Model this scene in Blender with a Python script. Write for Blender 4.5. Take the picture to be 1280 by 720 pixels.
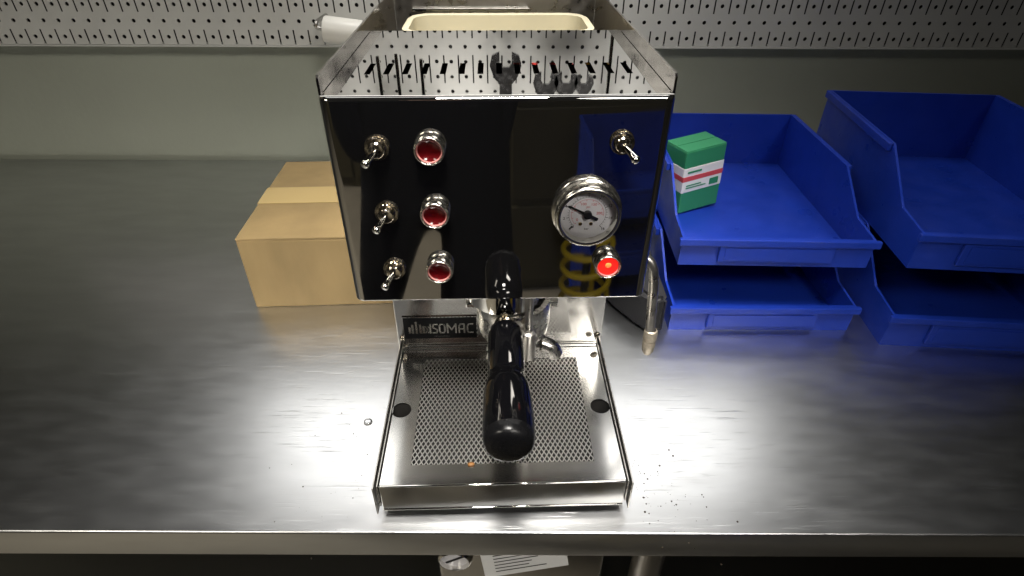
import bpy, bmesh, math, random
from mathutils import Vector, Matrix
R = math.radians
rnd = random.Random(7)
for o in list(bpy.data.objects): bpy.data.objects.remove(o)
sc = bpy.context.scene
COL = sc.collection

# ------------------------------------------------------------------ camera
cam_d = bpy.data.cameras.new('camera'); cam = bpy.data.objects.new('camera', cam_d); COL.objects.link(cam)
cam_d.sensor_width = 36; cam_d.lens = 718.9 / 1280 * 36
cam_d.clip_start = .02; cam_d.clip_end = 60
cam.matrix_world = (Matrix.Translation((.0094, -.3823, .4587)) @ Matrix.Rotation(R(90 - 35.63), 4, 'X')
                    @ Matrix.Rotation(R(.217), 4, 'Z'))
sc.camera = cam
# ------------------------------------------------------------------ world, lamps, exposure
w = bpy.data.worlds.new('World'); sc.world = w; w.use_nodes = True
bg = w.node_tree.nodes['Background']; bg.inputs[0].default_value = (1, .95, .86, 1); bg.inputs[1].default_value = .006

def area(name, loc, target, sx, sy, power, col, spread=180):
    d = bpy.data.lights.new(name, 'AREA'); d.shape = 'RECTANGLE'; d.size = sx; d.size_y = sy
    d.energy = power; d.color = col; d.spread = R(spread)
    o = bpy.data.objects.new(name, d); COL.objects.link(o); o.location = loc
    o.rotation_euler = (Vector(target) - Vector(loc)).to_track_quat('-Z', 'Y').to_euler()
    return o
area('panel_lamp_light', (.0, .575, .96), (0, .15, .48), 1.45, .60, 4.6, (1, .985, .955), 140)
area('front_lamp_light', (.0, -.40, 1.55), (.0, .12, 0), .34, .30, 2.6, (1, .96, .90), 34)
area('dial_fill_light', (.75, -1.45, 1.6), (.0, .05, .2), .6, .35, 1.2, (1, .95, .87), 36)  # added fill that brightens the gauge dial, no fixture behind it
area('pegboard_fill_light', (0, .555, .72), (0, .70, .46), .56, .03, .85, (1, .965, .92), 88)  # added strip that brightens the pegboard seen in the top plate
area('floor_fill_light', (-1.5, -1.4, 1.7), (-1.0, -1.0, -.9), .9, .4, 16, (1, .93, .8), 110)  # added light for the floor mirrored between the legs
sc.view_settings.view_transform = 'Standard'; sc.view_settings.look = 'None'
sc.view_settings.exposure = 0; sc.view_settings.gamma = 1; sc.view_settings.use_curve_mapping = False
sc.render.engine = 'CYCLES'
sc.cycles.use_denoising = True
sc.cycles.max_bounces = 10; sc.cycles.glossy_bounces = 8
sc.cycles.caustics_reflective = True; sc.cycles.blur_glossy = .3
sc.cycles.sample_clamp_indirect = 6

# ------------------------------------------------------------------ materials
def mat(name, col, rough=.5, metal=0., bump=0., bscale=60, var=0., vscale=20, rvar=0., coat=0., emis=None, estr=0.,
        trans=0., stretch=(1, 1, 1), spec=.5, ior=1.45, scratch=0.):
    m = bpy.data.materials.new(name); m.use_nodes = True
    nt = m.node_tree; b = nt.nodes['Principled BSDF']
    b.inputs['Base Color'].default_value = (*col, 1); b.inputs['Roughness'].default_value = rough
    b.inputs['Metallic'].default_value = metal; b.inputs['Coat Weight'].default_value = coat
    b.inputs['Coat Roughness'].default_value = .06
    b.inputs['Transmission Weight'].default_value = trans; b.inputs['Specular IOR Level'].default_value = spec
    b.inputs['IOR'].default_value = ior
    if emis: b.inputs['Emission Color'].default_value = (*emis, 1); b.inputs['Emission Strength'].default_value = estr
    if bump or var or rvar:
        tc = nt.nodes.new('ShaderNodeTexCoord'); mp = nt.nodes.new('ShaderNodeMapping')
        mp.inputs['Scale'].default_value = stretch
        nt.links.new(tc.outputs['Object'], mp.inputs['Vector'])
        def noise(s, d=5):
            n = nt.nodes.new('ShaderNodeTexNoise'); n.inputs['Scale'].default_value = s; n.inputs['Detail'].default_value = d
            nt.links.new(mp.outputs[0], n.inputs['Vector']); return n
        def rng(src, lo, hi):
            r = nt.nodes.new('ShaderNodeMapRange'); r.inputs['From Min'].default_value = .3; r.inputs['From Max'].default_value = .7
            r.inputs['To Min'].default_value = lo; r.inputs['To Max'].default_value = hi
            nt.links.new(src.outputs[0], r.inputs['Value']); return r
        if var:
            r = rng(noise(vscale), 1 - var, 1 + var)
            mx = nt.nodes.new('ShaderNodeMix'); mx.data_type = 'RGBA'; mx.blend_type = 'MULTIPLY'
            mx.inputs[0].default_value = 1; mx.inputs[6].default_value = (*col, 1)
            nt.links.new(r.outputs[0], mx.inputs[7]); nt.links.new(mx.outputs[2], b.inputs['Base Color'])
        if rvar:
            r = rng(noise(vscale * 1.7 + 3), max(.01, rough - rvar), rough + rvar)
            nt.links.new(r.outputs[0], b.inputs['Roughness'])
        if bump:
            bp = nt.nodes.new('ShaderNodeBump'); bp.inputs['Strength'].default_value = 1
            bp.inputs['Distance'].default_value = bump
            nt.links.new(noise(bscale, 3).outputs[0], bp.inputs['Height']); nt.links.new(bp.outputs[0], b.inputs['Normal'])
    if scratch:
        tc = nt.nodes.new('ShaderNodeTexCoord'); prev = None
        for ang, sc_ in ((8, 90), (-35, 70), (74, 60)):
            mp = nt.nodes.new('ShaderNodeMapping'); mp.inputs['Rotation'].default_value = (0, 0, R(ang)); mp.inputs['Scale'].default_value = (.035, 1, 1)
            n = nt.nodes.new('ShaderNodeTexNoise'); n.inputs['Scale'].default_value = sc_ * 6; n.inputs['Detail'].default_value = 2
            nt.links.new(tc.outputs['Object'], mp.inputs['Vector']); nt.links.new(mp.outputs[0], n.inputs['Vector'])
            r = nt.nodes.new('ShaderNodeMapRange'); r.inputs['From Min'].default_value = .66; r.inputs['From Max'].default_value = .76
            nt.links.new(n.outputs[0], r.inputs['Value'])
            if prev is None: prev = r.outputs[0]
            else:
                ad = nt.nodes.new('ShaderNodeMath'); ad.operation = 'MAXIMUM'; nt.links.new(prev, ad.inputs[0]); nt.links.new(r.outputs[0], ad.inputs[1]); prev = ad.outputs[0]
        bp = nt.nodes.new('ShaderNodeBump'); bp.inputs['Strength'].default_value = scratch; bp.inputs['Distance'].default_value = .0004; bp.invert = True
        nt.links.new(prev, bp.inputs['Height'])
        if b.inputs['Normal'].is_linked: nt.links.new(b.inputs['Normal'].links[0].from_socket, bp.inputs['Normal'])
        nt.links.new(bp.outputs[0], b.inputs['Normal'])
    return m

M = {}
M['mirror'] = mat('mirror polished steel', (.66, .65, .63), .035, 1, bump=.00006, bscale=16, rvar=.02, vscale=30)
M['panel'] = mat('mirror front panel steel', (.62, .61, .60), .028, .996, bump=.00005, bscale=9, rvar=.022, vscale=22)
M['plate'] = mat('polished steel top plate', (.70, .69, .68), .016, 1, bump=.00005, bscale=14, rvar=.01, vscale=40, var=.05)
M['tray'] = mat('worn polished steel', (.66, .655, .64), .17, 1, bump=.00002, bscale=14, rvar=.03, vscale=25, var=.05)
M['splash'] = mat('scuffed polished steel', (.60, .59, .57), .13, 1, bump=.00006, bscale=30, rvar=.07, vscale=40, var=.08)
M['satin'] = mat('satin steel', (.52, .50, .47), .32, 1, rvar=.08, vscale=60, var=.08)
M['chrome'] = mat('chrome', (.78, .77, .74), .06, 1, rvar=.04, vscale=300)
M['tool'] = mat('satin tool steel', (.40, .40, .405), .24, 1, rvar=.06, vscale=80)
M['nickel'] = mat('aged nickel', (.62, .56, .46), .16, 1, rvar=.08, vscale=500, var=.12)
M['rim'] = mat('smudged polished side steel', (.50, .47, .44), .11, 1, bump=.00008, bscale=25, rvar=.06, vscale=40, var=.1)
M['bowl'] = mat('satin chrome plate', (.82, .80, .76), .28, 1, rvar=.08, vscale=120)
M['under'] = mat('bright satin underside steel', (.72, .71, .69), .45, 1)
M['wire'] = mat('expanded steel mesh', (.72, .71, .69), .36, 1)
M['bezel'] = mat('satin chrome', (.76, .74, .68), .2, 1, rvar=.06, vscale=200)
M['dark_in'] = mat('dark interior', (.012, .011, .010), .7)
M['pan'] = mat('tray pan steel', (.12, .115, .11), .35, 1, var=.3, vscale=40)
M['black_plastic'] = mat('glossy black bakelite', (.002, .002, .0025), .07, 0, rvar=.03, vscale=60, spec=.28)
M['black_end'] = mat('worn black bakelite', (.004, .004, .0045), .27, 0, rvar=.08, vscale=90, spec=.3)
M['rubber'] = mat('black rubber', (.018, .018, .020), .55, 0, bump=.0003, bscale=200)
M['red_lens'] = mat('dark red lens', (.06, .0022, .003), .14, 0, coat=.15, var=.3, vscale=120)
M['red_lit'] = mat('lit red lens', (.6, .01, .01), .2, 0, coat=.5, emis=(1, .022, .012), estr=.75)
M['red_hot'] = mat('glowing bulb', (.9, .2, .05), .3, 0, emis=(1, .075, .015), estr=1.25)
M['lens_rim'] = mat('pinkish lens rim', (.36, .14, .13), .3, 0)
M['white_dial'] = mat('white enamel dial', (.74, .73, .76), .35)
M['red_print'] = mat('red print', (.55, .07, .08), .5)
M['black_print'] = mat('black print', (.012, .012, .014), .5)
M['nozzle'] = mat('dull limescaled nickel', (.50, .44, .35), .45, .75, var=.15, vscale=400)
M['brass'] = mat('brass', (.62, .44, .18), .25, 1)
M['badge'] = mat('black badge enamel', (.006, .006, .007), .3, 0, spec=.25)
M['silver'] = mat('silver lettering', (.62, .62, .58), .25, 1, var=.2, vscale=260)
M['cream'] = mat('cream plastic', (.56, .51, .36), .4, 0, var=.07, vscale=14)
M['bench'] = mat('scuffed bench steel', (.63, .64, .65), .30, 1, bump=.000010, bscale=80, rvar=.022, vscale=40, var=.06, scratch=.22, stretch=(.3, 1, 1))
M['apron'] = mat('bench edge steel', (.52, .49, .46), .16, 1, bump=.0001, bscale=25, rvar=.05, vscale=12, var=.08, stretch=(.25, 1, 1))
M['steel_leg'] = mat('bench leg steel', (.4, .39, .37), .3, 1)
M['peg'] = mat('light grey pegboard paint', (.60, .60, .57), .38, 0, var=.07, vscale=7)
M['wall'] = mat('grey green wall paint', (.34, .36, .30), .6, 0, var=.06, vscale=4, bump=.0004, bscale=90)
M['floor'] = mat('worn concrete floor', (.36, .33, .27), .55, 0, var=.15, vscale=3, bump=.001, bscale=40)
M['blue'] = mat('blue polypropylene', (.009, .036, .34), .36, 0, bump=.0003, bscale=90, var=.12, vscale=14, rvar=.12, scratch=.25)
M['yellow'] = mat('yellow hose plastic', (.62, .45, .03), .35)
M['card'] = mat('brown cardboard', (.27, .19, .085), .8, 0, bump=.0012, bscale=28, var=.18, vscale=14, stretch=(1, 1, .4))
M['tape'] = mat('clear brown tape', (.46, .34, .15), .15)
M['paper'] = mat('white paper', (.70, .70, .69), .7, 0, var=.03, vscale=20)
M['white_pl'] = mat('white plastic', (.82, .81, .76), .3)
M['green_print'] = mat('green carton', (.03, .22, .10), .45)
M['cloth'] = mat('dark navy cloth', (.006, .0065, .011), .9, 0, bump=.0006, bscale=300, spec=.1)
M['skin'] = mat('skin', (.50, .30, .22), .5)
M['hair'] = mat('dark hair', (.02, .014, .010), .6)
M['cabinet'] = mat('dark olive cabinet paint', (.075, .065, .035), .45, 0, var=.1, vscale=5)
M['bean'] = mat('coffee crumb', (.20, .085, .018), .5)
M['speck'] = mat('coffee dust', (.03, .02, .012), .8)
M['red_wire'] = mat('red wire sheath', (.6, .05, .04), .4)
M['drop'] = mat('clear water', (1, 1, 1), .02, 0, trans=1, ior=1.33)
M['housing'] = mat('white enamel housing', (.7, .7, .68), .4)
M['wood'] = mat('screwdriver handle', (.05, .05, .06), .35)

# ------------------------------------------------------------------ helpers
def tag(o, label=None, cat=None, group=None, kind=None):
    if label: o['label'] = label
    if cat: o['category'] = cat
    if group: o['group'] = group
    if kind: o['kind'] = kind
    return o
def empty(name, loc=(0, 0, 0), rz=0.):
    o = bpy.data.objects.new(name, None); o.empty_display_size = .02; COL.objects.link(o)
    o.location = loc; o.rotation_euler = (0, 0, rz); return o
def obj(name, bm, m, parent=None, smooth=None, loc=None):
    me = bpy.data.meshes.new(name); bmesh.ops.recalc_face_normals(bm, faces=bm.faces); bm.to_mesh(me); bm.free()
    if smooth is not None:
        for p in me.polygons: p.use_smooth = True
        if smooth < 179: me.set_sharp_from_angle(angle=R(smooth))
    me.materials.append(M[m] if isinstance(m, str) else m)
    o = bpy.data.objects.new(name, me); COL.objects.link(o)
    if parent: o.parent = parent
    if loc: o.location = loc
    return o
def B(): return bmesh.new()
def box(bm, x0, x1, y0, y1, z0, z1, bev=0., seg=2):
    r = bmesh.ops.create_cube(bm, size=1)
    vs = r['verts']
    for v in vs:
        v.co = Vector((x0 + (v.co.x + .5) * (x1 - x0), y0 + (v.co.y + .5) * (y1 - y0), z0 + (v.co.z + .5) * (z1 - z0)))
    if bev:
        es = {e for v in vs for e in v.link_edges}
        bmesh.ops.bevel(bm, geom=list(es), offset=bev, segments=seg, affect='EDGES', profile=.5)
    return bm
def lathe(bm, prof, mtx=None, n=40):
    """prof: (radius, height) along local Z, then mtx"""
    mtx = mtx or Matrix()
    rings = []
    for r, h in prof:
        if r < 1e-6: rings.append([bm.verts.new(mtx @ Vector((0, 0, h)))])
        else: rings.append([bm.verts.new(mtx @ Vector((r * math.cos(2 * math.pi * k / n), r * math.sin(2 * math.pi * k / n), h))) for k in range(n)])
    for a, b in zip(rings, rings[1:]):
        for k in range(n):
            k2 = (k + 1) % n
            if len(a) == 1 and len(b) == 1: continue
            if len(a) == 1: bm.faces.new((a[0], b[k], b[k2]))
            elif len(b) == 1: bm.faces.new((a[k], a[k2], b[0]))
            else: bm.faces.new((a[k], a[k2], b[k2], b[k]))
    return bm
def axis_to(loc, d):
    q = Vector(d).to_track_quat('Z', 'Y'); return Matrix.Translation(loc) @ q.to_matrix().to_4x4()
FRONT = lambda x, z, y=0.: axis_to((x, y, z), (0, -1, 0))
def smooth_path(pts, n=8):
    pts = [Vector(p) for p in pts]; out = []
    P = [pts[0]] + pts + [pts[-1]]
    for i in range(1, len(P) - 2):
        for k in range(n):
            t = k / n; a, b, c, d = P[i - 1], P[i], P[i + 1], P[i + 2]
            out.append(.5 * ((2 * b) + (c - a) * t + (2 * a - 5 * b + 4 * c - d) * t * t + (3 * b - a - 3 * c + d) * t ** 3))
    out.append(pts[-1]); return out
def tube(bm, pts, r, n=12, caps=True):
    pts = [Vector(p) for p in pts]; rs = r if isinstance(r, (list, tuple)) else [r] * len(pts)
    up = None; rings = []
    for i, p in enumerate(pts):
        t = (pts[min(i + 1, len(pts) - 1)] - pts[max(i - 1, 0)]).normalized()
        if up is None: up = t.orthogonal().normalized()
        up = (up - t * up.dot(t)).normalized(); s = t.cross(up)
        rings.append([bm.verts.new(p + rs[i] * (up * math.cos(2 * math.pi * k / n) + s * math.sin(2 * math.pi * k / n))) for k in range(n)])
    for a, b in zip(rings, rings[1:]):
        for k in range(n): bm.faces.new((a[k], a[(k + 1) % n], b[(k + 1) % n], b[k]))
    if caps: bm.faces.new(rings[0]); bm.faces.new(rings[-1])
    return bm
def prism(bm, poly, z0, z1):
    a = [bm.verts.new((x, y, z0)) for x, y in poly]; b = [bm.verts.new((x, y, z1)) for x, y in poly]
    n = len(poly)
    for k in range(n): bm.faces.new((a[k], a[(k + 1) % n], b[(k + 1) % n], b[k]))
    bm.faces.new(a); bm.faces.new(b); return bm
def sheet_holes(bm, outer, holes, z, thick):
    """flat plate with holes, top at z, plus hole walls"""
    loops = []; es = []
    for poly in [outer] + holes:
        vs = [bm.verts.new((x, y, z)) for x, y in poly]; loops.append(vs)
        es += [bm.edges.new((vs[k], vs[(k + 1) % len(vs)])) for k in range(len(vs))]
    bmesh.ops.triangle_fill(bm, edges=es, use_beauty=True, normal=(0, 0, 1))
    for vs in loops:
        lo = [bm.verts.new((v.co.x, v.co.y, z - thick)) for v in vs]
        for k in range(len(vs)): bm.faces.new((vs[k], vs[(k + 1) % len(vs)], lo[(k + 1) % len(vs)], lo[k]))
    return bm
def circ(cx, cy, r, n=32): return [(cx + r * math.cos(2 * math.pi * k / n), cy + r * math.sin(2 * math.pi * k / n)) for k in range(n)]
def rect(x0, x1, y0, y1): return [(x0, y0), (x1, y0), (x1, y1), (x0, y1)]
def text_mesh(s, size, mtx, mname, name, parent, align='CENTER'):
    cu = bpy.data.curves.new('txt', 'FONT'); cu.body = s; cu.size = size; cu.align_x = align; cu.align_y = 'CENTER'
    cu.extrude = size * .02; cu.resolution_u = 3
    t = bpy.data.objects.new('txt', cu); COL.objects.link(t)
    dg = bpy.context.evaluated_depsgraph_get(); me = bpy.data.meshes.new_from_object(t.evaluated_get(dg))
    bpy.data.objects.remove(t); bpy.data.curves.remove(cu)
    me.transform(mtx); me.name = name; me.materials.clear(); me.materials.append(M[mname])
    o = bpy.data.objects.new(name, me); COL.objects.link(o); o.parent = parent; return o
def children(o): return [c for c in bpy.data.objects if c.parent == o]
def copy_tree(o, parent=None):
    c = o.copy(); COL.objects.link(c); c.parent = parent
    for ch in children(o): copy_tree(ch, c)
    return c
def stroke(bm, pts, wd, y0, y1):
    """strokes in the XZ plane, extruded along y"""
    for (x0, z0), (x1, z1) in zip(pts, pts[1:]):
        d = Vector((x1 - x0, z1 - z0)); L = d.length; d /= L; n = Vector((-d.y, d.x)) * wd / 2; e = d * wd * .48
        q = [(x0 - e.x + n.x, z0 - e.y + n.y), (x1 + e.x + n.x, z1 + e.y + n.y), (x1 + e.x - n.x, z1 + e.y - n.y), (x0 - e.x - n.x, z0 - e.y - n.y)]
        a = [bm.verts.new((x, y0, z)) for x, z in q]; b = [bm.verts.new((x, y1, z)) for x, z in q]
        for k in range(4): bm.faces.new((a[k], a[(k + 1) % 4], b[(k + 1) % 4], b[k]))
        bm.faces.new(a); bm.faces.new(b)

YAW = R(1.8365); ZB = .1731; HT = .3399
FLOOR = -.9
# ------------------------------------------------------------------ setting
tag(obj('floor', box(B(), -5, 5, -6, 1, FLOOR - .05, FLOOR), 'floor'), 'grey concrete workshop floor in front of the bench', kind='structure')
tag(obj('wall', box(B(), -3, 3, .70, .75, FLOOR, 1.6), 'wall'), 'grey green painted wall behind the bench', kind='structure')

# steel workbench
bench = tag(empty('workbench', (0, .28, FLOOR)), 'scuffed stainless steel workbench that carries the coffee machine', 'workbench')
def bo(name, bm, m, smooth=None):
    o = obj(name, bm, m, bench, smooth); o.matrix_parent_inverse = Matrix.Translation((0, -.28, -FLOOR)); return o
bo('bench_top', box(B(), -1.5, 1.5, -.104, .69, -.036, 0, .0022, 3), 'bench', 30)
for k, (x, y) in enumerate(((-1.4, -.06), (.178, .0), (1.4, -.06), (-1.4, .62), (.178, .62), (1.4, .62))):
    bo('leg', lathe(B(), [(.0, FLOOR), (.019, FLOOR), (.019, -.037), (0, -.037)], Matrix.Translation((x, y, 0)), 24), 'steel_leg', 40)
bo('shelf', box(B(), -1.45, 1.45, -.05, .66, -.452, -.43, .002), 'steel_leg')

# pegboard with real holes: 1 inch grid, vertical slots between the holes
def pegboard():
    bm = B(); P = .0254; y = .67; z0 = .2195; nx, nz = 74, 28
    X0 = -.937
    def cell(x0, x1, za, zb, hole):
        o = [bm.verts.new((x0, y, za)), bm.verts.new((x1, y, za)), bm.verts.new((x1, y, zb)), bm.verts.new((x0, y, zb))]
        if hole is None: bm.faces.new(o); return
        hs = [bm.verts.new((hx, y, hz)) for hx, hz in hole]; hb = [bm.verts.new((hx, y + .002, hz)) for hx, hz in hole]
        m = len(hs); q = m // 4
        for s in range(4):
            seg = [hs[(s * q + k) % m] for k in range(q + 1)]
            bm.faces.new([o[s], o[(s + 1) % 4]] + seg[::-1])
        for k in range(m): bm.faces.new((hs[k], hs[(k + 1) % m], hb[(k + 1) % m], hb[k]))
    for j in range(nz):
        za = z0 + j * P; zc = za + P / 2
        for i in range(nx):
            xc = X0 + i * P
            # hole half of the cell
            h = [(xc + .0033 * math.cos(-math.pi * .75 + 2 * math.pi * k / 12), zc + .0033 * math.sin(-math.pi * .75 + 2 * math.pi * k / 12)) for k in range(12)]
            cell(xc - .0085, xc + .0085, za, za + P, h)
            xa, xb = xc + .0085, xc + P - .0085; xm = (xa + xb) / 2; s = .0012
            lower = j < 6
            t = j % 2 if lower else (j - 6) % 3
            if lower: sl = None if t == 1 else (za + .001, za + P - .001)
            else: sl = None if t == 0 else ((za, za + P - .0015) if t == 2 else (za + .0015, za + P))
            if sl is None: cell(xa, xb, za, za + P, None)
            else:
                a, b = sl
                v = lambda x, z: bm.verts.new((x, y, z))
                bm.faces.new((v(xa, za), v(xm - s, za), v(xm - s, za + P), v(xa, za + P)))
                bm.faces.new((v(xm + s, za), v(xb, za), v(xb, za + P), v(xm + s, za + P)))
                if a > za: bm.faces.new((v(xm - s, za), v(xm + s, za), v(xm + s, a), v(xm - s, a)))
                if b < za + P: bm.faces.new((v(xm - s, b), v(xm + s, b), v(xm + s, za + P), v(xm - s, za + P)))
    return bm
peg = tag(obj('pegboard', pegboard(), 'peg'), 'light grey steel pegboard with round holes and slots, fixed to the wall', 'pegboard')
obj('bottom_lip', box(B(), -.95, .95, .6685, .6985, .2165, .2190), 'peg', peg)
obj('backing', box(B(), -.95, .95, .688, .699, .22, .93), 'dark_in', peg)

# light panel fixed to the wall above the pegboard, tilted down to the bench
lamp = tag(empty('bench_lamp', (0, .575, .96)), 'white framed light panel tilted over the bench', 'lamp')
lamp.rotation_euler = (Vector((0, .15, .48)) - Vector((0, .575, .96))).to_track_quat('-Z', 'Y').to_euler()
obj('housing', box(B(), -.75, .75, -.32, .32, .006, .03, .004), 'housing', lamp)
for (xa, xb, ya, yb) in ((-.75, -.732, -.32, .32), (.732, .75, -.32, .32), (-.732, .732, -.32, -.305), (-.732, .732, .305, .32)):
    obj('frame_rail', box(B(), xa, xb, ya, yb, -.006, .0055, .001), 'housing', lamp)

# ------------------------------------------------------------------ espresso machine (local frame, yawed)
mach = tag(empty('espresso_machine', (0, 0, 0), YAW), 'mirror polished steel espresso machine with toggle switches, red lamps and a round gauge', 'coffee machine')
XW = .12; RB = .008
def panel():
    bm = B(); rt = .0028
    def prof(d):
        r = RB - d; pts = []
        xs = XW - d
        pts.append((-xs, .013))
        for k in range(13):
            a = math.pi + k / 12 * math.pi / 2; pts.append((-XW + RB + r * math.cos(a), RB + r * math.sin(a)))
        nseg = 2
        for k in range(13):
            a = 1.5 * math.pi + k / 12 * math.pi / 2; pts.append((XW - RB + r * math.cos(a), RB + r * math.sin(a)))
        pts.append((xs, .013)); return pts
    lev = [(.0012, ZB), (.0004, ZB + .0003), (0, ZB + .0012), (0, ZB + .0014), (0, ZB + .002), (0, HT - rt - .0006), (0, HT - rt - .0002)] + [(rt * (1 - math.cos(R(a))), HT - rt + rt * math.sin(R(a))) for a in range(0, 91, 15)]
    rows = [[bm.verts.new((x, y, z)) for x, y in prof(d)] for d, z in lev]
    for a, b in zip(rows, rows[1:]):
        for k in range(len(a) - 1): bm.faces.new((a[k], a[k + 1], b[k + 1], b[k]))
    # inner sheet so the fold at the bottom has thickness
    lo = [bm.verts.new((x * .992, y + .0016, ZB + .001)) for x, y in prof(.0012)]
    for k in range(len(lo) - 1): bm.faces.new((rows[0][k], rows[0][k + 1], lo[k + 1], lo[k]))
    return bm
obj('front_panel', panel(), 'panel', mach, 40)
RIM = HT + .012
for s in (-1, 1):
    xa, xb = (.1183, .12) if s > 0 else (-.12, -.1183)
    bm = B(); poly = [(.0085, HT - .001), (.0085, RIM - .002), (.0105, RIM), (.368, RIM), (.368, ZB), (.0135, ZB), (.0135, HT - .001)]
    a = [bm.verts.new((xa, y, z)) for y, z in poly]; b = [bm.verts.new((xb, y, z)) for y, z in poly]
    for k in range(len(poly)): bm.faces.new((a[k], a[(k + 1) % len(poly)], b[(k + 1) % len(poly)], b[k]))
    bm.faces.new(a); bm.faces.new(b)
    obj('side_panel', bm, 'rim', mach)
obj('underside', box(B(), -.1165, .1165, .0145, .0885, ZB + .0002, ZB + .0018), 'under', mach)
# top plate with 15 vent slots
slots = []
for i in range(15):
    cx = -.0965 + i * .01395
    slots.append(rect(cx - .0022, cx + .0022, .0565, .0870))
obj('top_plate', sheet_holes(B(), rect(-.1178, .1178, .0029, .204), slots, HT - .0005, .0015), 'plate', mach)
obj('front_lip', box(B(), -.1178, .1178, .0022, .0036, HT - .0006, HT + .0006, .0004, 2), 'chrome', mach)
bm = B()
box(bm, -.117, .117, .014, .3665, ZB + .002, ZB + .004)       # casing floor
box(bm, -.117, .117, .201, .2025, ZB + .005, HT - .002)        # bulkhead in front of the tank
obj('inner_casing', bm, 'dark_in', mach)
rp = obj('rear_panel', box(B(), -.118, .118, .364, .3665, ZB, RIM), 'satin', mach)
obj('rear_handle', box(B(), -.098, .040, .356, .3635, .3290, .3325, .0012), 'chrome', rp)
for k, (x, m, dz) in enumerate(((.028, 'red_wire', .008 + 0), (.038, 'red_wire', .008 + -.004), (.050, 'red_wire', .008 + -.002), (-.008, 'yellow', .001), (-.027, 'yellow', -.006), (.080, 'yellow', .004))):
    obj('cable', tube(B(), smooth_path([(x - .012, .02, HT - .026 + dz), (x, .05, HT - .016 + dz), (x + .006, .085, HT - .02 + dz), (x, .15, HT - .04)]), .0032, 8), m, mach, 60)
# cream water tank
def tank():
    bm = B(); x0, x1, y0, y1, r = -.090, .095, .212, .300, .022
    def rr(ins, z, n=8):
        out = []; rr_ = max(.004, r - ins)
        for cx, cy, a0 in ((x1 - r, y1 - r, 0), (x0 + r, y1 - r, 90), (x0 + r, y0 + r, 180), (x1 - r, y0 + r, 270)):
            for k in range(n + 1):
                a = R(a0 + 90 * k / n); out.append(bm.verts.new((cx + rr_ * math.cos(a), cy + rr_ * math.sin(a), z)))
        return out
    rows = [rr(.004, ZB + .006), rr(.001, .30), rr(.001, .332), rr(-.003, .333), rr(-.003, .336), rr(.0, .3375), rr(.0035, .336), rr(.004, .30), rr(.008, ZB + .02)]
    for a, b in zip(rows, rows[1:]):
        for k in range(len(a)): bm.faces.new((a[k], a[(k + 1) % len(a)], b[(k + 1) % len(a)], b[k]))
    bm.faces.new(rows[-1]); bm.faces.new(rows[0]); return bm
obj('water_tank', tank(), 'cream', mach, 50)
# lower body, backsplash
bm = B(); box(bm, -.1085, .1085, .090, .36, .012, ZB + .001)
obj('lower_body', bm, 'satin', mach)
sp = obj('backsplash', box(B(), -.1090, .1090, .0874, .0895, .040, ZB + .0015, .0006), 'splash', mach)
obj('fold', box(B(), -.105, .105, .0845, .0872, .0448, .0492, .0010), 'tray', sp)
for x in (-.104, .104):
    obj('rivet', lathe(B(), [(.0032, 0), (.0032, .0008), (.0022, .002), (0, .0024)], FRONT(x, .0585, .0874), 16), 'nickel', sp, 50)
# badge with raised lettering
bd = obj('badge', box(B(), -.1015, -.0245, .0862, .0872, .0585, .0870, .0004), 'badge', mach)
bm = B(); t = .0009
for (xa, xb, za, zb) in ((-.1020, -.1012, .0580, .0875), (-.0249, -.0241, .0580, .0875), (-.1012, -.0249, .0580, .0587), (-.1012, -.0249, .0868, .0875)):
    box(bm, xa, xb, .0858, .0871, za, zb)
obj('badge_frame', bm, 'chrome', bd)
bm = B(); yb0, yb1 = .0855, .0863
U = .000835
def px(u): return -.1015 + (u - 503.3) * U
zl, zh = .0665, .0778
for u, hgt, ofs in ((509.5, .0085, 0), (513.3, .0118, -.0002), (518.0, .0158, -.0002), (523.0, .0122, -.0004), (527.0, .0100, -.0004)):
    box(bm, px(u), px(u + 2.9), yb0, yb1, zl - .0006, zl - .0006 + hgt)
for u in (531.0, 534.2):
    pts = [(px(u) + .0016 * math.sin(math.pi * k / 6), zl + .0085 * k / 6) for k in range(7)]
    stroke(bm, pts, .0011, yb0, yb1)
obj('skyline_logo', bm, 'silver', bd)
def letter(u0, u1, segs, wd=.0017):
    bm = B()
    for s in segs: stroke(bm, [(px(u0) + a * (px(u1) - px(u0)), zl + b * (zh - zl)) for a, b in s], wd, yb0, yb1)
    obj('letter', bm, 'silver', bd)
letter(537, 537.6, [[(0, 0), (0, 1)]])
letter(540.2, 545.4, [[(1, 1), (.2, 1), (0, .8), (0, .62), (1, .38), (1, .2), (.8, 0), (0, 0)]])
letter(548.5, 555, [[(.2, 0), (0, .2), (0, .8), (.2, 1), (.8, 1), (1, .8), (1, .2), (.8, 0), (.2, 0)]])
letter(558.5, 569, [[(0, 0), (0, 1), (.5, .35), (1, 1), (1, 0)]])
letter(573, 579.5, [[(0, 0), (0, .75), (.3, 1), (1, 1), (1, 0)], [(0, .42), (1, .42)]])
letter(583.5, 590, [[(1, 1), (.3, 1), (0, .75), (0, .2), (.2, 0), (1, 0)]])
bm = B()
for k in range(11):
    box(bm, px(541.5) + k * .00145, px(541.5) + k * .00145 + (.0009 if k % 3 else .0006), .0859, .0863, .0610, .0619)
obj('small_print', bm, 'silver', bd)

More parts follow.
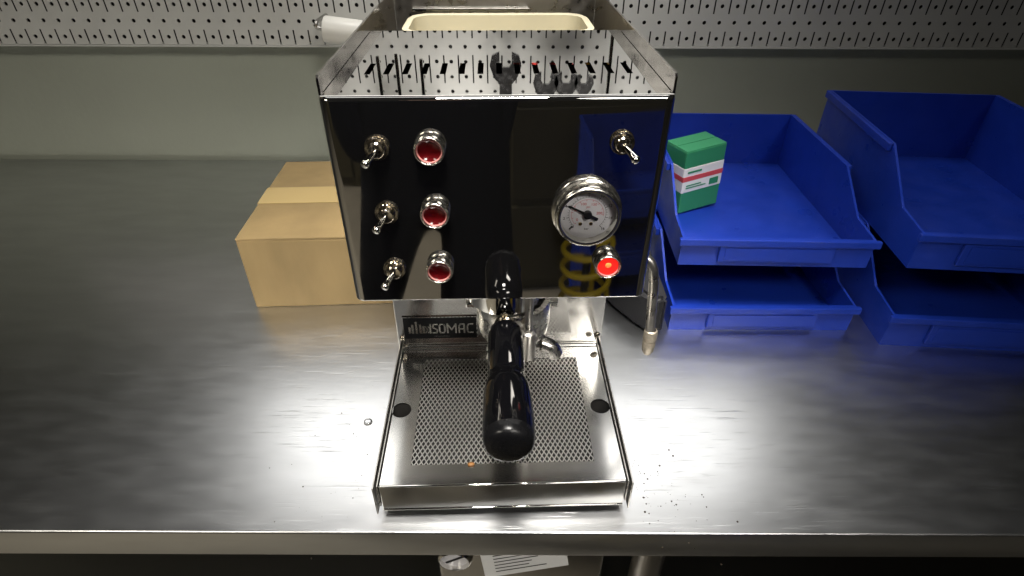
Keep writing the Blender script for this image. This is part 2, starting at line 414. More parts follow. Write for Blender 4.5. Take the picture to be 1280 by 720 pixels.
# drip tray
tr = obj('drip_tray', sheet_holes(B(), rect(-.1035, .1035, -.0865, .0868),
         [rect(-.0795, .0795, -.0655, .0675), circ(-.0955, -.002, .0093), circ(.0945, -.002, .0093)], .0447, .0012), 'tray', mach)
bm = B(); box(bm, -.1035, .1035, -.0876, -.0866, .0150, .0455, .0004)
obj('tray_front', bm, 'tray', tr)
obj('tray_lip', box(B(), -.1035, .1035, -.0880, -.0858, .0449, .0464, .0007, 3), 'chrome', tr, 40)
obj('lower_lip', box(B(), -.1035, .1035, -.0884, -.0866, .0136, .0152, .0006, 3), 'chrome', tr, 40)
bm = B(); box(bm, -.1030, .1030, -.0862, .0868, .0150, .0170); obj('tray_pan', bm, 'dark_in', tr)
def grille():
    bm = B(); nx, ny = 37, 17; x0, x1, y0, y1 = -.0795, .0795, -.0655, .0675
    dx = (x1 - x0) / nx; dy = (y1 - y0) / ny; hw = .00040
    def bar(p, q):
        p, q = Vector(p), Vector(q); d = (q - p).normalized(); n = Vector((-d.y, d.x, 0)) * hw
        top = [p + n, q + n, q - n, p - n]
        a = [bm.verts.new(v) for v in top]; b = [bm.verts.new(v + Vector((0, 0, -.0006))) for v in top]
        bm.faces.new(a)
        bm.faces.new((a[0], a[1], b[1], b[0])); bm.faces.new((a[2], a[3], b[3], b[2]))
    for j in range(ny):
        for i in range(nx):
            xa, xm, xb = x0 + i * dx, x0 + (i + .5) * dx, x0 + (i + 1) * dx; ya, ym, yb = y0 + j * dy, y0 + (j + .5) * dy, y0 + (j + 1) * dy
            zz = .0441; zt = .0440                       # each strand tilts a little, as expanded metal does
            bar((xa, ym, zz), (xm, ya, zt)); bar((xm, ya, zt), (xb, ym, zz)); bar((xa, ym, zz), (xm, yb, zt)); bar((xm, yb, zt), (xb, ym, zz))
    return bm
tag(obj('mesh_grille', grille(), 'wire', tr), kind='stuff')
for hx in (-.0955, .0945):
    obj('hole_shade_cup', lathe(B(), [(0, .018), (.0096, .018), (.0096, .0434)], Matrix.Translation((hx, -.002, 0)), 32), 'dark_in', tr)  # dark cup added to stand for the shade inside the tray hole
sw = obj('screw', lathe(B(), [(.0036, 0), (.0034, .0010), (.0022, .0016), (.0, .0017)], Matrix.Translation((.0985, .0705, .0447)), 20), 'nozzle', tr, 50)
bm = B(); box(bm, .0966, .1004, .0702, .0708, .0462, .0466); box(bm, .0982, .0988, .0686, .0724, .0463, .0467); obj('screw_slot', bm, 'dark_in', sw)
for s in (-1, 1):
    for xi, y0, z0, z1 in ((.1056, -.0865, .0175, .0449), (.1086, -.0895, .0105, .0462)):
        bm = B(); xa, xb = s * xi - .0006, s * xi + .0006
        box(bm, xa, xb, y0, .0870, z0, z1, .0002, 1); obj('side_rail', bm, 'satin', mach)
for x in (-.09, .09):
    for y in (-.06, .33):
        obj('foot', lathe(B(), [(0, 0), (.011, 0), (.012, .003), (.010, .0145), (0, .0145)], Matrix.Translation((x, y, 0)), 20), 'rubber', mach, 40)

# toggle switches
def toggle(x, z, tip):
    t = obj('toggle_switch', lathe(B(), [(.0088, -.0005), (.0088, .0010), (.0060, .0012), (.0058, .0062), (.0050, .0070), (.0034, .0066), (.0, .0060)], FRONT(x, z), 32), 'nickel', mach, 40)
    bm = B(); n = 60; prof = []
    rows = []
    for h, amp in ((.0010, 0), (.0015, 1), (.0034, 1), (.0038, 0)):
        rows.append([bm.verts.new(FRONT(x, z) @ Vector(((.0080 + (amp * .0003 if k % 2 else 0)) * math.cos(2 * math.pi * k / n), (.0080 + (amp * .0003 if k % 2 else 0)) * math.sin(2 * math.pi * k / n), h))) for k in range(n)])
    for a, b in zip(rows, rows[1:]):
        for k in range(n): bm.faces.new((a[k], a[(k + 1) % n], b[(k + 1) % n], b[k]))
    inner = [bm.verts.new(FRONT(x, z) @ Vector((.0060 * math.cos(2 * math.pi * k / n), .0060 * math.sin(2 * math.pi * k / n), .0036))) for k in range(n)]
    for k in range(n): bm.faces.new((rows[-1][k], rows[-1][(k + 1) % n], inner[(k + 1) % n], inner[k]))
    obj('knurled_nut', bm, 'nickel', t)
    a = Vector((x, -.0045, z)); b = Vector(tip); L = (b - a).length
    lv = obj('lever', lathe(B(), [(.0017, 0), (.0018, .003), (.0021, L * .55), (.0024, L * .78), (.0029, L * .88), (.0031, L * .96), (.0027, L * 1.04), (.0016, L * 1.08), (0, L * 1.09)], axis_to(a, b - a), 20), 'chrome', t, 60)
for x, z in ((-.0842, .3058), (-.0836, .2552), (-.0836, .2052)):
    toggle(x, z, (x - .0058, -.0195, z - .0045))
toggle(.0858, .3082, (.0858 + .0068, -.0195, .3082 - .0055))

# indicator lamps
def lampset(x, z, lit):
    o = obj('indicator_lamp', lathe(B(), [(.0102, 0), (.0107, .0005), (.0109, .002), (.0109, .0058), (.0106, .0076), (.0101, .0087), (.0096, .0091), (.0091, .0088), (.0089, .0066)], FRONT(x, z), 48), 'bezel', mach, 70)
    obj('lens_collar', lathe(B(), [(.0089, .0076), (.0086, .0079), (.0083, .0075), (.0081, .0062)], FRONT(x, z), 40), 'lens_rim', o, 60)
    if lit:
        o['label'] = 'lit red indicator lamp under the gauge'
        obj('lens', lathe(B(), [(.0083, .0066), (.0068, .0072), (.0, .0075)], FRONT(x, z), 40), 'red_lit', o, 60)
        obj('bulb_glow', lathe(B(), [(.0026, .0073), (.0019, .0079), (0, .0082)], FRONT(x, z + .0012), 20), 'red_hot', o, 60)
    else:
        obj('lens', lathe(B(), [(.0083, .0066), (.0064, .0050), (.0034, .0040), (0, .0036)], FRONT(x, z), 40), 'red_lens', o, 60)
for x, z in ((-.0478, .3058), (-.0478, .2560), (-.0478, .2064)): lampset(x, z, False)
lampset(.0848, .2090, True)

# pressure gauge
gx, gz = .0650, .2550
g = obj('pressure_gauge', lathe(B(), [(.0258, 0), (.0262, .0008), (.0262, .0022), (.0246, .0032), (.0243, .0070), (.0246, .0100), (.0240, .0122), (.0224, .0131), (.0208, .0127), (.0205, .0095), (.0204, .0058)], FRONT(gx, gz), 72), 'bezel', mach, 50)
obj('dial', lathe(B(), [(.0205, .0056), (.0, .0056)], FRONT(gx, gz), 64), 'white_dial', g)
def gp(r, ang, h=.0058):
    a = R(ang); return (gx + r * math.cos(a), -h, gz + r * math.sin(a))
bm = B()
def tick(bm, ang, r0, r1, wd, h=.0059):
    a = R(ang); d = Vector((math.cos(a), 0, math.sin(a))); n = Vector((-d.z, 0, d.x)) * wd / 2; c = Vector((gx, -h, gz))
    bm.faces.new([bm.verts.new(v) for v in (c + d * r0 + n, c + d * r1 + n, c + d * r1 - n, c + d * r0 - n)])
for k in range(33):
    ang = 225 - k * 270 / 32
    tick(bm, ang, .0138, .0158 if k % 4 == 0 else .0149, .0004 if k % 4 == 0 else .00025)
for k in range(54): tick(bm, 225 - (k + .5) * 5, .01365, .01385, .0013)
a = R(222); bmv = [(gx + .0186 * math.cos(R(224)), -.0060, gz + .0186 * math.sin(R(224))), (gx + .0142 * math.cos(R(229)), -.0060, gz + .0142 * math.sin(R(229))), (gx + .0150 * math.cos(R(220)), -.0060, gz + .0150 * math.sin(R(220)))]
bm.faces.new([bm.verts.new(v) for v in bmv])
obj('scale_marks', bm, 'black_print', g)
bm = B()
for k in range(46): tick(bm, 222 - (k + .5) * 5, .0119, .0121, .0012)
for k in range(10): tick(bm, 222 - k * 25, .0108, .0120, .00035)
obj('inner_scale', bm, 'red_print', g)
tm = lambda x, z: Matrix.Translation((x, -.0059, z)) @ Matrix.Rotation(R(90), 4, 'X')
for k, v in enumerate((0, 2, 4, 6, 8, 10, 12, 14, 16)):
    p = gp(.0176, 225 - k * 270 / 8); text_mesh(str(v), .0032, tm(p[0], p[2]), 'black_print', 'numeral', g)
for v, ang, rr_ in ((0, 212, .0088), (50, 160, .0092), (100, 113, .0090), (150, 62, .0090), (200, 4, .0088)):
    p = gp(rr_, ang); text_mesh(str(v), .0030, tm(p[0], p[2]), 'red_print', 'numeral', g)
text_mesh('psi', .0026, tm(gx + .0002, gz + .0060), 'red_print', 'unit_mark', g)
text_mesh('bar', .0026, tm(gx, gz - .0125), 'black_print', 'unit_mark', g)
for s in (-1, 1):
    obj('dial_screw', lathe(B(), [(.0014, .0056), (.0013, .0062), (0, .0064)], FRONT(gx + s * .0040 - .0008, gz - .0082), 14), 'brass', g, 50)
bm = B(); ang = 152; d = Vector((math.cos(R(ang)), 0, math.sin(R(ang)))); n = Vector((-d.z, 0, d.x)); c = Vector((gx, -.0076, gz))
q = [c + d * .0165 + n * .0003, c + d * .0165 - n * .0003, c - n * .0011, c - d * .0085 - n * .0013, c - d * .0088, c - d * .0085 + n * .0013, c + n * .0011]
a_ = [bm.verts.new(v) for v in q]; b_ = [bm.verts.new(v + Vector((0, .0006, 0))) for v in q]
bm.faces.new(a_); bm.faces.new(b_)
for k in range(len(q)): bm.faces.new((a_[k], a_[(k + 1) % len(q)], b_[(k + 1) % len(q)], b_[k]))
lathe(bm, [(.0032, .0058), (.0032, .0086), (.0026, .0092), (0, .0092)], FRONT(gx, gz), 24)
obj('needle', bm, 'black_print', g)
gl = bpy.data.materials.new('gauge glass'); gl.use_nodes = True; nt = gl.node_tree; nt.nodes.clear()
out = nt.nodes.new('ShaderNodeOutputMaterial'); mx = nt.nodes.new('ShaderNodeMixShader'); tb = nt.nodes.new('ShaderNodeBsdfTransparent'); gb = nt.nodes.new('ShaderNodeBsdfGlossy')
gb.inputs['Roughness'].default_value = .03; fr = nt.nodes.new('ShaderNodeFresnel'); fr.inputs[0].default_value = 1.35
nt.links.new(fr.outputs[0], mx.inputs[0]); nt.links.new(tb.outputs[0], mx.inputs[1]); nt.links.new(gb.outputs[0], mx.inputs[2]); nt.links.new(mx.outputs[0], out.inputs[0])
obj('glass', lathe(B(), [(.0206, .0110), (.0150, .0116), (.008, .0119), (.0, .0120)], FRONT(gx, gz), 48), gl, g, 60)

# brew group under the casing
grp = obj('brew_group', lathe(B(), [(.030, ZB + .001), (.0335, ZB - .002), (.0345, .150), (.0345, .142), (.0325, .140)], Matrix.Translation((.004, .052, 0)), 48), 'chrome', mach, 40)
obj('drain_tube', lathe(B(), [(0, .098), (.0066, .098), (.0071, .0995), (.0071, .1275), (.0062, .1285), (.0038, .129), (.0038, ZB)], Matrix.Translation((.0245, .0120, 0)), 24), 'satin', grp, 40)
# steam wand
wd = obj('steam_wand', tube(B(), smooth_path([(.117, .034, .193), (.124, .031, .1925), (.1305, .028, .187), (.1340, .026, .172), (.1365, .025, .14), (.1393, .0245, .106)]),   .0044, 16), 'satin', mach, 60)
obj('nozzle', lathe(B(), [(.0, .0882), (.0036, .0884), (.0054, .092), (.0060, .098), (.0061, .104), (.0057, .1045), (.0057, .1058), (.0064, .1064), (.0065, .114), (.0058, .1165), (.0044, .1172)], Matrix.Translation((.1396, .0245, 0)), 28), 'nozzle', wd, 40)

# ------------------------------------------------------------------ portafilter (lifts out of the group)
pf = tag(empty('portafilter', (0, 0, 0), YAW), 'chrome portafilter with a long black bulbous handle locked under the machine', 'portafilter')
C0 = Matrix.Translation((.0125, .052, 0))
body = obj('filter_body', lathe(B(), [(.0300, .139), (.0345, .1385), (.0352, .136), (.0352, .126), (.0348, .124), (.0350, .114), (.0332, .102), (.0265, .091), (.0140, .0855), (.0085, .083), (.0080, .079), (0, .078)], C0, 56), 'bowl', pf, 45)
for xa, xb in ((-.0325, -.0235), (.0465, .0545)): obj('locking_ear', box(B(), xa, xb, .046, .060, .1285, .1345, .0012), 'chrome', pf)
def spout(s):
    bm = B(); e = 1.12 if s > 0 else .62; path = smooth_path([(.0125, .050, .082), (.0125 + s * e * .012, .048, .084), (.0125 + s * e * .024, .046, .084), (.0125 + s * e * .033, .044, .080), (.0125 + s * e * .037, .043, .072)], 6)
    n = 14; rows_o, rows_i = [], []
    for i, p in enumerate(path):
        t = (path[min(i + 1, len(path) - 1)] - path[max(i - 1, 0)]).normalized(); sd = Vector((0, 1, 0)); upv = sd.cross(t).normalized() * (1 if s > 0 else 1)
        if upv.z < 0 and i < 12: upv = -upv
        ro = .0080; ri = .0068
        # open channel: 250 degrees of wall, open side up
        A = [R(90 + 55 + 250 * k / n) for k in range(n + 1)]
        rows_o.append([bm.verts.new(p + ro * (sd * math.cos(a) + upv * math.sin(a))) for a in A])
        rows_i.append([bm.verts.new(p + ri * (sd * math.cos(a) + upv * math.sin(a))) for a in A])
    for rows in (rows_o, rows_i):
        for a, b in zip(rows, rows[1:]):
            for k in range(n): bm.faces.new((a[k], a[k + 1], b[k + 1], b[k]))
    for i in range(len(path) - 1):
        for k in (0, n): bm.faces.new((rows_o[i][k], rows_o[i + 1][k], rows_i[i + 1][k], rows_i[i][k]))
    for i in (0, -1):
        for k in range(n): bm.faces.new((rows_o[i][k], rows_o[i][k + 1], rows_i[i][k + 1], rows_i[i][k]))
    return bm
for s in (-1, 1): obj('spout', spout(s), 'bowl', pf, 50)
HB = axis_to((.0038, .021, .1300), (0.002, -1, .010))
obj('ferrule', lathe(B(), [(.0085, -.006), (.0085, .0), (.0100, .001), (.0100, .0035), (.0088, .0045), (.0088, .0075), (.0102, .0085), (.0106, .0115), (.0095, .013)], HB, 32), 'brass' if 0 else 'nickel', pf, 40)
obj('handle', lathe(B(), [(.0, .010), (.0128, .0105), (.0146, .013), (.0152, .020), (.0152, .050), (.0148, .066), (.0146, .0735), (.0152, .0745), (.0168, .078), (.0182, .084), (.0189, .092), (.0192, .112), (.0192, .126), (.0190, .1300)], HB, 56), 'black_plastic', pf, 50)
obj('handle_end', lathe(B(), [(.0190, .1300), (.0187, .1335), (.0178, .1372), (.0160, .1398), (.0130, .1411), (.0080, .1419), (0, .1422)], HB, 56), 'black_end', pf, 60)

# ------------------------------------------------------------------ bits lying about
bm = B(); bmesh.ops.create_icosphere(bm, subdivisions=2, radius=.0026)
for v in bm.verts: v.co = Vector((v.co.x * 1.25, v.co.y * .8, v.co.z * .5)) * (1 + .25 * (rnd.random() - .5))
tag(obj('coffee_crumb', bm, 'bean', None, 60, (-.0255, -.0672, .0458)), 'tiny orange brown crumb on the front rim of the drip tray', 'crumb')
bm = B(); lathe(bm, [(.0045, 0), (.0042, .0010), (.003, .0019), (0, .0023)], Matrix.Translation((-.1385, .019, .0003)), 20); bm.faces.new([v for v in bm.verts if abs(v.co.z - .0003) < 1e-6])
tag(obj('water_drop', bm, 'drop', None, 60), 'clear water drop on the bench left of the drip tray', 'water drop')
bm = B()
for k in range(70):
    x = .125 + abs(rnd.gauss(0, .03)); y = -.06 + rnd.gauss(0, .028); r = .00025 + rnd.random() ** 3 * .0008
    lathe(bm, [(r, 0), (r * .8, r * .5), (0, r * .6)], Matrix.Translation((x, y, .0001)), 6)
for k in range(40):
    x = -.13 - abs(rnd.gauss(0, .03)); y = -.05 + rnd.gauss(0, .05); r = .0002 + rnd.random() ** 3 * .0006
    lathe(bm, [(r, 0), (r * .8, r * .5), (0, r * .6)], Matrix.Translation((x, y, .0001)), 6)
tag(obj('coffee_grounds', bm, 'speck'), 'dark coffee specks scattered on the bench', kind='stuff')

# black tub at the right of the machine
bm = prism(B(), [(.128, .245), (.136, .219), (.168, .168), (.178, .160), (.190, .160), (.195, .166), (.195, .31), (.128, .31)], 0, .055)
bmesh.ops.bevel(bm, geom=bm.edges[:], offset=.006, segments=3, affect='EDGES')
tag(obj('black_tub', bm, 'rubber', None, 40), 'low black rubber tub between the machine and the blue bins', 'tub')

# blue stacking bins
def bin_mesh(wd, dp, ht):
    """open hopper bin, front (-y) cut low"""
    bm = B(); t = .0028; f = .45
    prof = [(0, 0), (0, ht * f), (dp * .16, ht * f + .004), (dp * .36, ht), (dp, ht), (dp, 0)]
    for s in (-1, 1):
        x0, x1 = (s * wd / 2 - s * t, s * wd / 2)
        a = [bm.verts.new((x0, y, z)) for y, z in prof]; b = [bm.verts.new((x1, y, z)) for y, z in prof]
        for k in range(len(prof)): bm.faces.new((a[k], a[(k + 1) % 6], b[(k + 1) % 6], b[k]))
        bm.faces.new(a); bm.faces.new(b)
    i = wd / 2 - t
    box(bm, -i, i, 0, t, 0, ht * f); box(bm, -i, i, dp - t, dp, 0, ht); box(bm, -i, i, t, dp - t, 0, t)
    return bm
def blue_bin(name, loc, rz, wd, dp, ht, label, group):
    o = obj(name, bin_mesh(wd, dp, ht), 'blue', None, None, loc); o.rotation_euler = (0, 0, rz)
    tag(o, label, 'storage bin', group)
    bm = B(); f = .45
    box(bm, -wd / 2 - .004, wd / 2 + .004, -.006, .0, ht * f - .008, ht * f + .001, .0012)
    obj('front_lip', bm, 'blue', o)
    bm = B(); box(bm, -wd * .30, wd * .30, -.004, -.0002, ht * .08, ht * .36, .001); box(bm, -wd * .27, wd * .27, -.0048, -.0038, ht * .12, ht * .32); obj('label_holder', bm, 'blue', o)
    for s in (-1, 1):
        x0, x1 = sorted((s * wd / 2, s * (wd / 2 + .005)))
        bm = B(); box(bm, x0, x1, dp * .36, dp, ht - .010, ht, .001); obj('side_rim', bm, 'blue', o)
    return o
GB = 'blue storage bins stacked on the bench'
blue_bin('storage_bin', (.315, .170, .0), 0, .222, .30, .082, 'blue storage bin at the bottom of the stack beside the steam wand', GB)
blue_bin('storage_bin', (.318, .190, .082), R(-1.5), .222, .30, .082, 'blue storage bin on top of the stack beside the steam wand', GB)
blue_bin('storage_bin', (.570, .135, .0), R(-4), .235, .33, .10, 'blue storage bin at the bottom of the far right stack on the bench', GB)
blue_bin('storage_bin', (.572, .150, .10), R(-5), .235, .33, .10, 'blue storage bin on top of the far right stack on the bench', GB)
# printed carton in the upper bin
ct = tag(obj('carton', box(B(), -.032, .032, -.022, .022, 0, .088, .0015), 'green_print', None, None, (.255, .345, .0875)), 'small green carton with red and white print standing in the upper blue bin', 'carton')
ct.rotation_euler = (0, R(-3), R(24))
obj('white_band', box(B(), -.0323, .0323, -.0223, .0223, .030, .066, .0012), 'paper', ct)
obj('red_band', box(B(), -.0325, .0325, -.0225, .0225, .046, .054, .001), 'red_print', ct)
for xa, xb, za, zb in ((-.026, -.004, .058, .0605), (-.026, .006, .036, .0375), (-.026, -.002, .0395, .041), (.012, .026, .034, .043)):
    obj('print_patch', box(B(), xa, xb, -.02285, -.0222, za, zb), 'green_print', ct)
for s_ in (-1, 1): obj('lid_flap', box(B(), -.0315, .0315, min(s_ * .0006, s_ * .0215), max(s_ * .0006, s_ * .0215), .0882, .0892, .0004), 'green_print', ct)

# cardboard box at left
cb = tag(empty('cardboard_box', (-.232, .332, 0), R(3)), 'closed brown cardboard box standing on the bench behind the left of the machine', 'cardboard box')
obj('box_body', box(B(), -.098, .098, -.115, .115, 0, .10, .0015), 'card', cb)
obj('flap', box(B(), -.098, .098, -.115, -.0008, .1002, .1032, .0008), 'card', cb)
obj('flap', box(B(), -.098, .098, .0008, .115, .1002, .1032, .0008), 'card', cb)
obj('tape_strip', box(B(), -.0990, .0990, -.024, .024, .1034, .1039), 'tape', cb)
# white roll on the pegboard
rl = tag(empty('paper_roll', (-.263, .61, .254)), 'white paper roll on a peg in front of the pegboard at the left', 'paper roll')
obj('roll', lathe(B(), [(.008, -.03), (.0195, -.03), (.0205, -.028), (.0205, .028), (.0195, .03), (.008, .03), (.008, -.03)], axis_to((0, 0, 0), (1, 0, -.12)), 40), 'white_pl', rl, 40)
obj('holder', tube(B(), smooth_path([(-.042, .062, .014), (-.042, .02, .014), (-.042, 0, .0128), (-.036, 0, .0043), (.036, 0, -.0043)], 6), .003, 10), 'steel_leg', rl, 60)

# wrenches and drivers hung on the pegboard
def wrench(x, ztip, L, wd, label):
    t = tag(empty('wrench', (x, .640, ztip)), label, 'wrench', 'wrenches hung on the pegboard')
    r = wd * 1.15; pts = []
    # open jaw pointing down
    jaw = [(-.42, -.05), (-.95, .25), (-1.1, .9), (-.85, 1.6), (-.48, 2.1), (.48, 2.1), (.85, 1.6), (1.1, .9), (.95, .25), (.42, -.05), (.42, .75), (.22, 1.0), (-.22, 1.0), (-.42, .75)]
    bm = B(); a = [bm.verts.new((p * r, -.004, q * r)) for p, q in jaw]; b = [bm.verts.new((p * r, .004, q * r)) for p, q in jaw]
    for k in range(len(jaw)): bm.faces.new((a[k], a[(k + 1) % len(jaw)], b[(k + 1) % len(jaw)], b[k]))
    bm.faces.new(a); bm.faces.new(b); obj('jaw', bm, 'tool', t)
    obj('shank', box(B(), -.45 * r, .45 * r, -.0028, .0028, 2.1 * r, L - 2 * r, .0012), 'tool', t)
    bm = B(); lathe(bm, [(.55 * r, -.004), (1.05 * r, -.004), (1.05 * r, .004), (.55 * r, .004), (.55 * r, -.004)], axis_to((0, 0, L - r), (0, -1, 0)), 24); obj('ring_end', bm, 'tool', t, 40)
    obj('peg_hook', tube(B(), [(0, .034, L - .45 * r), (0, -.012, L - .45 * r), (0, -.014, L - .2 * r)], .002, 8), 'steel_leg', t, 60)
wrench(-.003, .462, .30, .0215, 'largest open ended wrench, hung at the left end of the wrench row')
wrench(.067, .495, .26, .0175, 'medium open ended wrench, hung second from the left of the wrench row')
wrench(.102, .495, .25, .0165, 'medium open ended wrench, hung third from the left of the wrench row')
wrench(.133, .499, .23, .0135, 'smallest open ended wrench, hung at the right end of the wrench row')
def driver(x, ztip, L, label):
    t = tag(empty('screwdriver', (x, .645, ztip)), label, 'screwdriver', 'screwdrivers hung on the pegboard')
    obj('shaft', lathe(B(), [(0, 0), (.003, .001), (.0035, .006), (.0035, L * .5), (0, L * .5)], None, 14), 'chrome', t, 50)
    obj('collar', lathe(B(), [(.0035, L * .46), (.009, L * .47), (.009, L * .52), (.005, L * .53)], None, 20), 'white_pl', t, 50)
    obj('grip', lathe(B(), [(.008, L * .5), (.0105, L * .55), (.009, L * .65), (.012, L * .8), (.011, L * .97), (0, L)], None, 20), 'wood', t, 50)
    obj('peg_hook', tube(B(), [(0.0, .03, L * .56), (0, -.004, L * .56)], .002, 8), 'steel_leg', t, 60)
driver(-.222, .470, .20, 'screwdriver hung leftmost on the pegboard')
driver(-.190, .466, .21, 'screwdriver hung second from the left on the pegboard')
driver(-.148, .474, .19, 'screwdriver hung third from the left on the pegboard')
driver(.176, .432, .24, 'long screwdriver hung right of the wrenches on the pegboard')

# ------------------------------------------------------------------ second machine on the shelf below
m2 = tag(empty('small_espresso_machine', (0.0, .06, -.43), R(-2)), 'second steel coffee machine with a dial, standing on the shelf under the bench', 'coffee machine')
obj('casing', box(B(), -.070, .115, -.10, .16, .14, .385, .006, 3), 'panel', m2, 40)
obj('base', box(B(), -.068, .113, -.13, .16, 0, .05, .004), 'satin', m2)
obj('column', box(B(), -.06, .105, .02, .155, .05, .14), 'satin', m2)
g2 = obj('dial_gauge', lathe(B(), [(.019, 0), (.0195, .004), (.0185, .010), (.0160, .0115), (.0155, .006)], FRONT(-.048 + .0, .284, -.10), 40), 'chrome', m2, 50)
obj('dial', lathe(B(), [(.0156, .0065), (0, .0065)], FRONT(-.048, .284, -.10), 32), 'white_dial', g2)
bm = B(); box(bm, -.001, .001, -.1085, -.1075, -.012, .012); bmesh.ops.rotate(bm, verts=bm.verts, cent=(0, 0, 0), matrix=Matrix.Rotation(R(55), 3, 'Y')); bmesh.ops.translate(bm, verts=bm.verts, vec=(-.048, 0, .284)); obj('needle', bm, 'black_print', g2)
obj('pilot_lamp', lathe(B(), [(.004, 0), (.004, .004), (.002, .006), (0, .0065)], FRONT(-.044, .262, -.10), 16), 'red_lens', m2, 50)
# leaflet
lf = tag(empty('leaflet', (.018, -.052, -.062), R(4)), 'white printed leaflet sticking out under the bench edge', 'leaflet')
def leaf_quad(bm, P, off=0., th=.0004):
    a = [bm.verts.new(Vector(p) + Vector((0, -off, off))) for p in P]; b = [bm.verts.new(Vector(p) + Vector((0, th - off, off - th))) for p in P]
    for k in range(4): bm.faces.new((a[k], a[(k + 1) % 4], b[(k + 1) % 4], b[k]))
    bm.faces.new(a); bm.faces.new(b)
def lp(u, v):   # u across, v down the sheet; the sheet leans back at the top
    return Vector((-.046 + u * .082 + v * .010, -.020 - v * .012 + .0, .030 - v * .075 + u * .014))
bm = B(); leaf_quad(bm, [lp(0, 1), lp(1, 1), lp(1, 0), lp(0, 0)]); obj('sheet', bm, 'paper', lf)
bm = B()
for k in range(11):
    v = .32 + k * .058; e = .30 + .22 * rnd.random() + (.1 if k % 3 else 0)
    leaf_quad(bm, [lp(.14, v + .014), lp(.14 + e, v + .014), lp(.14 + e, v), lp(.14, v)], .0006, .0002)
obj('printed_lines', bm, 'black_print', lf)

# ------------------------------------------------------------------ what the mirror front shows: the room before the bench, with added dark cabinets
cab = tag(empty('mirror_dark_cabinet', (.75, -1.75, FLOOR)), 'added dark olive cabinet across the aisle that darkens the mirrored view', 'cabinet')  # unseen cabinet, added to keep the right of the mirror front dark
obj('carcass', box(B(), -.66, .9, -.25, .25, 0, 1.15, .005), 'cabinet', cab)
cab2 = tag(empty('far_mirror_dark_cabinet', (-1.2, -2.75, FLOOR)), 'wide dark cabinet added at the far side of the aisle to darken the mirrored view', 'cabinet')  # unseen too, put in to darken the upper left of the mirror front
obj('carcass', box(B(), -1.3, 1.25, -.3, .3, 0, 1.5, .006), 'cabinet', cab2)
for k in range(3): obj('door_panel', box(B(), -1.28 + k * .84, -.46 + k * .84, .3005, .318, .06, 1.46, .004), 'cabinet', cab2)
for k in range(3):
    d = obj('drawer', box(B(), -.64, .88, .2505, .268, .05 + k * .36, .38 + k * .36, .004), 'cabinet', cab)
    obj('handle', box(B(), -.1, .3, .268, .285, .30 + k * .36, .32 + k * .36, .004), 'steel_leg', d)
for k in range(4):
    blue_bin('storage_bin', (.52, -.99, FLOOR + k * .195), R(180), .36, .30, .195, ['blue bin at the bottom of the floor stack', 'blue bin second from the floor in the floor stack', 'blue bin third from the floor in the floor stack', 'blue bin on top of the floor stack'][k], 'blue bins stacked on the floor')
# yellow coiled air hose hanging from the ceiling
pts = []
for k in range(0, 9 * 20):
    a = k / 20 * 2 * math.pi; pts.append((.232 + .058 * math.cos(a), -.62 + .058 * math.sin(a), -.15 - k / 20 * .044))
path = [(.30, -.70, FLOOR + .008), (.262, -.64, FLOOR + .012), (.252, -.62, FLOOR + .06), (.250, -.62, -.20), (.262, -.62, -.165), (.285, -.62, -.152)] + pts
hs = tag(empty('coiled_hose', (.232, -.62, FLOOR)), 'yellow coiled air hose round a slim dark stand in front of the bench', 'hose')
def hp(name, bm, m):
    o = obj(name, bm, m, hs, 80); o.matrix_parent_inverse = Matrix.Translation((-.232, .62, -FLOOR)); return o
hp('coil', tube(B(), path, .0068, 10), 'yellow')
hp('stand', lathe(B(), [(0, FLOOR), (.09, FLOOR), (.09, FLOOR + .012), (.009, FLOOR + .018), (.009, -.19), (0, -.185)], Matrix.Translation((.232, -.62, 0)), 24), 'rubber')

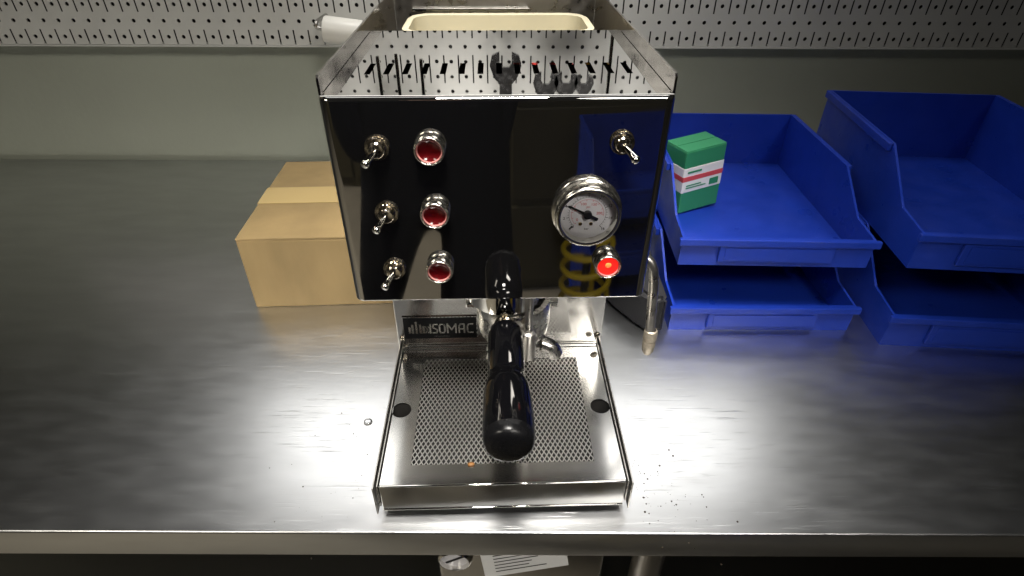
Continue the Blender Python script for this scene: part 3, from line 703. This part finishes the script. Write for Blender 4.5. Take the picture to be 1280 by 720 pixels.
# the person whose dark trousers the panel mirrors
def person():
    J = [  # name: position, radius
        ((-.125, -.80, .0), .23, None), ((-.125, -.79, .16), .19, 0), ((-.115, -.80, .32), .15, 1), ((-.115, -.80, .46), .10, 2), ((-.115, -.79, .53), .052, 3),
        ((-.115, -.775, .60), .075, 4), ((-.115, -.775, .70), .085, 5), ((-.115, -.78, .775), .055, 6),
        ((-.232, -.79, -.10), .120, 0), ((-.325, -.77, -.45), .072, 8), ((-.255, -.80, -.80), .046, 9), ((-.255, -.80, -.865), .038, 10), ((-.262, -.70, -.875), .030, 11),
        ((-.020, -.79, -.12), .112, 0), ((-.040, -.77, -.45), .150, 13), ((-.005, -.80, -.80), .046, 14), ((-.005, -.80, -.865), .038, 15), ((.005, -.70, -.875), .030, 16),
        ((-.29, -.80, .44), .062, 3), ((-.34, -.79, .17), .07, 18), ((-.27, -.74, -.03), .07, 19),
        ((.05, -.80, .44), .062, 3), ((.06, -.81, .17), .056, 21), ((-.0, -.76, -.03), .056, 22)]
    me = bpy.data.meshes.new('body'); me.from_pydata([j[0] for j in J], [(i, j[2]) for i, j in enumerate(J) if j[2] is not None], [])
    o = bpy.data.objects.new('body', me); COL.objects.link(o)
    md = o.modifiers.new('skin', 'SKIN'); s2 = o.modifiers.new('sub', 'SUBSURF'); s2.levels = s2.render_levels = 2
    for i, j in enumerate(J): me.skin_vertices[0].data[i].radius = (j[1], j[1] * .82); me.skin_vertices[0].data[i].use_root = i == 0
    dg = bpy.context.evaluated_depsgraph_get(); m2_ = bpy.data.meshes.new_from_object(o.evaluated_get(dg)); bpy.data.objects.remove(o)
    m2_.materials.clear(); m2_.materials.append(M['cloth']); m2_.materials.append(M['skin'])
    for p in m2_.polygons:
        p.use_smooth = True
        if p.center.z > .535: p.material_index = 1
    root = tag(empty('person', (-.115, -.79, FLOOR)), 'person in dark navy work clothes standing in front of the bench, hands in pockets', 'person')
    b = bpy.data.objects.new('body', m2_); COL.objects.link(b); b.parent = root; b.matrix_parent_inverse = Matrix.Translation((.115, .79, -FLOOR))
    def part(name, bm, m):
        q = obj(name, bm, m, root, 70); q.matrix_parent_inverse = Matrix.Translation((.115, .79, -FLOOR))
    bm = B(); bmesh.ops.create_uvsphere(bm, u_segments=24, v_segments=16, radius=1)
    bmesh.ops.delete(bm, geom=[v for v in bm.verts if v.co.z < -.25 or (v.co.y > .35 and v.co.z < .45)], context='VERTS')
    for v in bm.verts: v.co = Vector((-.115 + v.co.x * .088, -.785 + v.co.y * .092, .705 + v.co.z * .112))
    part('hair', bm, 'hair')
    for s in (-1, 1):
        bm = B(); bmesh.ops.create_uvsphere(bm, u_segments=12, v_segments=8, radius=.011, matrix=Matrix.Translation((-.115 + s * .03, -.706, .685))); part('eye', bm, 'white_dial')
        bm = B(); bmesh.ops.create_uvsphere(bm, u_segments=12, v_segments=8, radius=1, matrix=Matrix.Translation((-.115 + s * .078, -.775, .665)) @ Matrix.Diagonal((.012, .022, .032, 1))); part('ear', bm, 'skin')
    bm = B(); lathe(bm, [(.016, 0), (.012, .025), (.006, .05), (0, .055)], axis_to((-.115, -.705, .638), (0, .2, 1)), 12); part('nose', bm, 'skin')
    bm = B(); bmesh.ops.create_uvsphere(bm, u_segments=12, v_segments=8, radius=1, matrix=Matrix.Translation((-.115, -.706, .612)) @ Matrix.Diagonal((.024, .008, .007, 1))); part('mouth', bm, 'red_lens')
person()
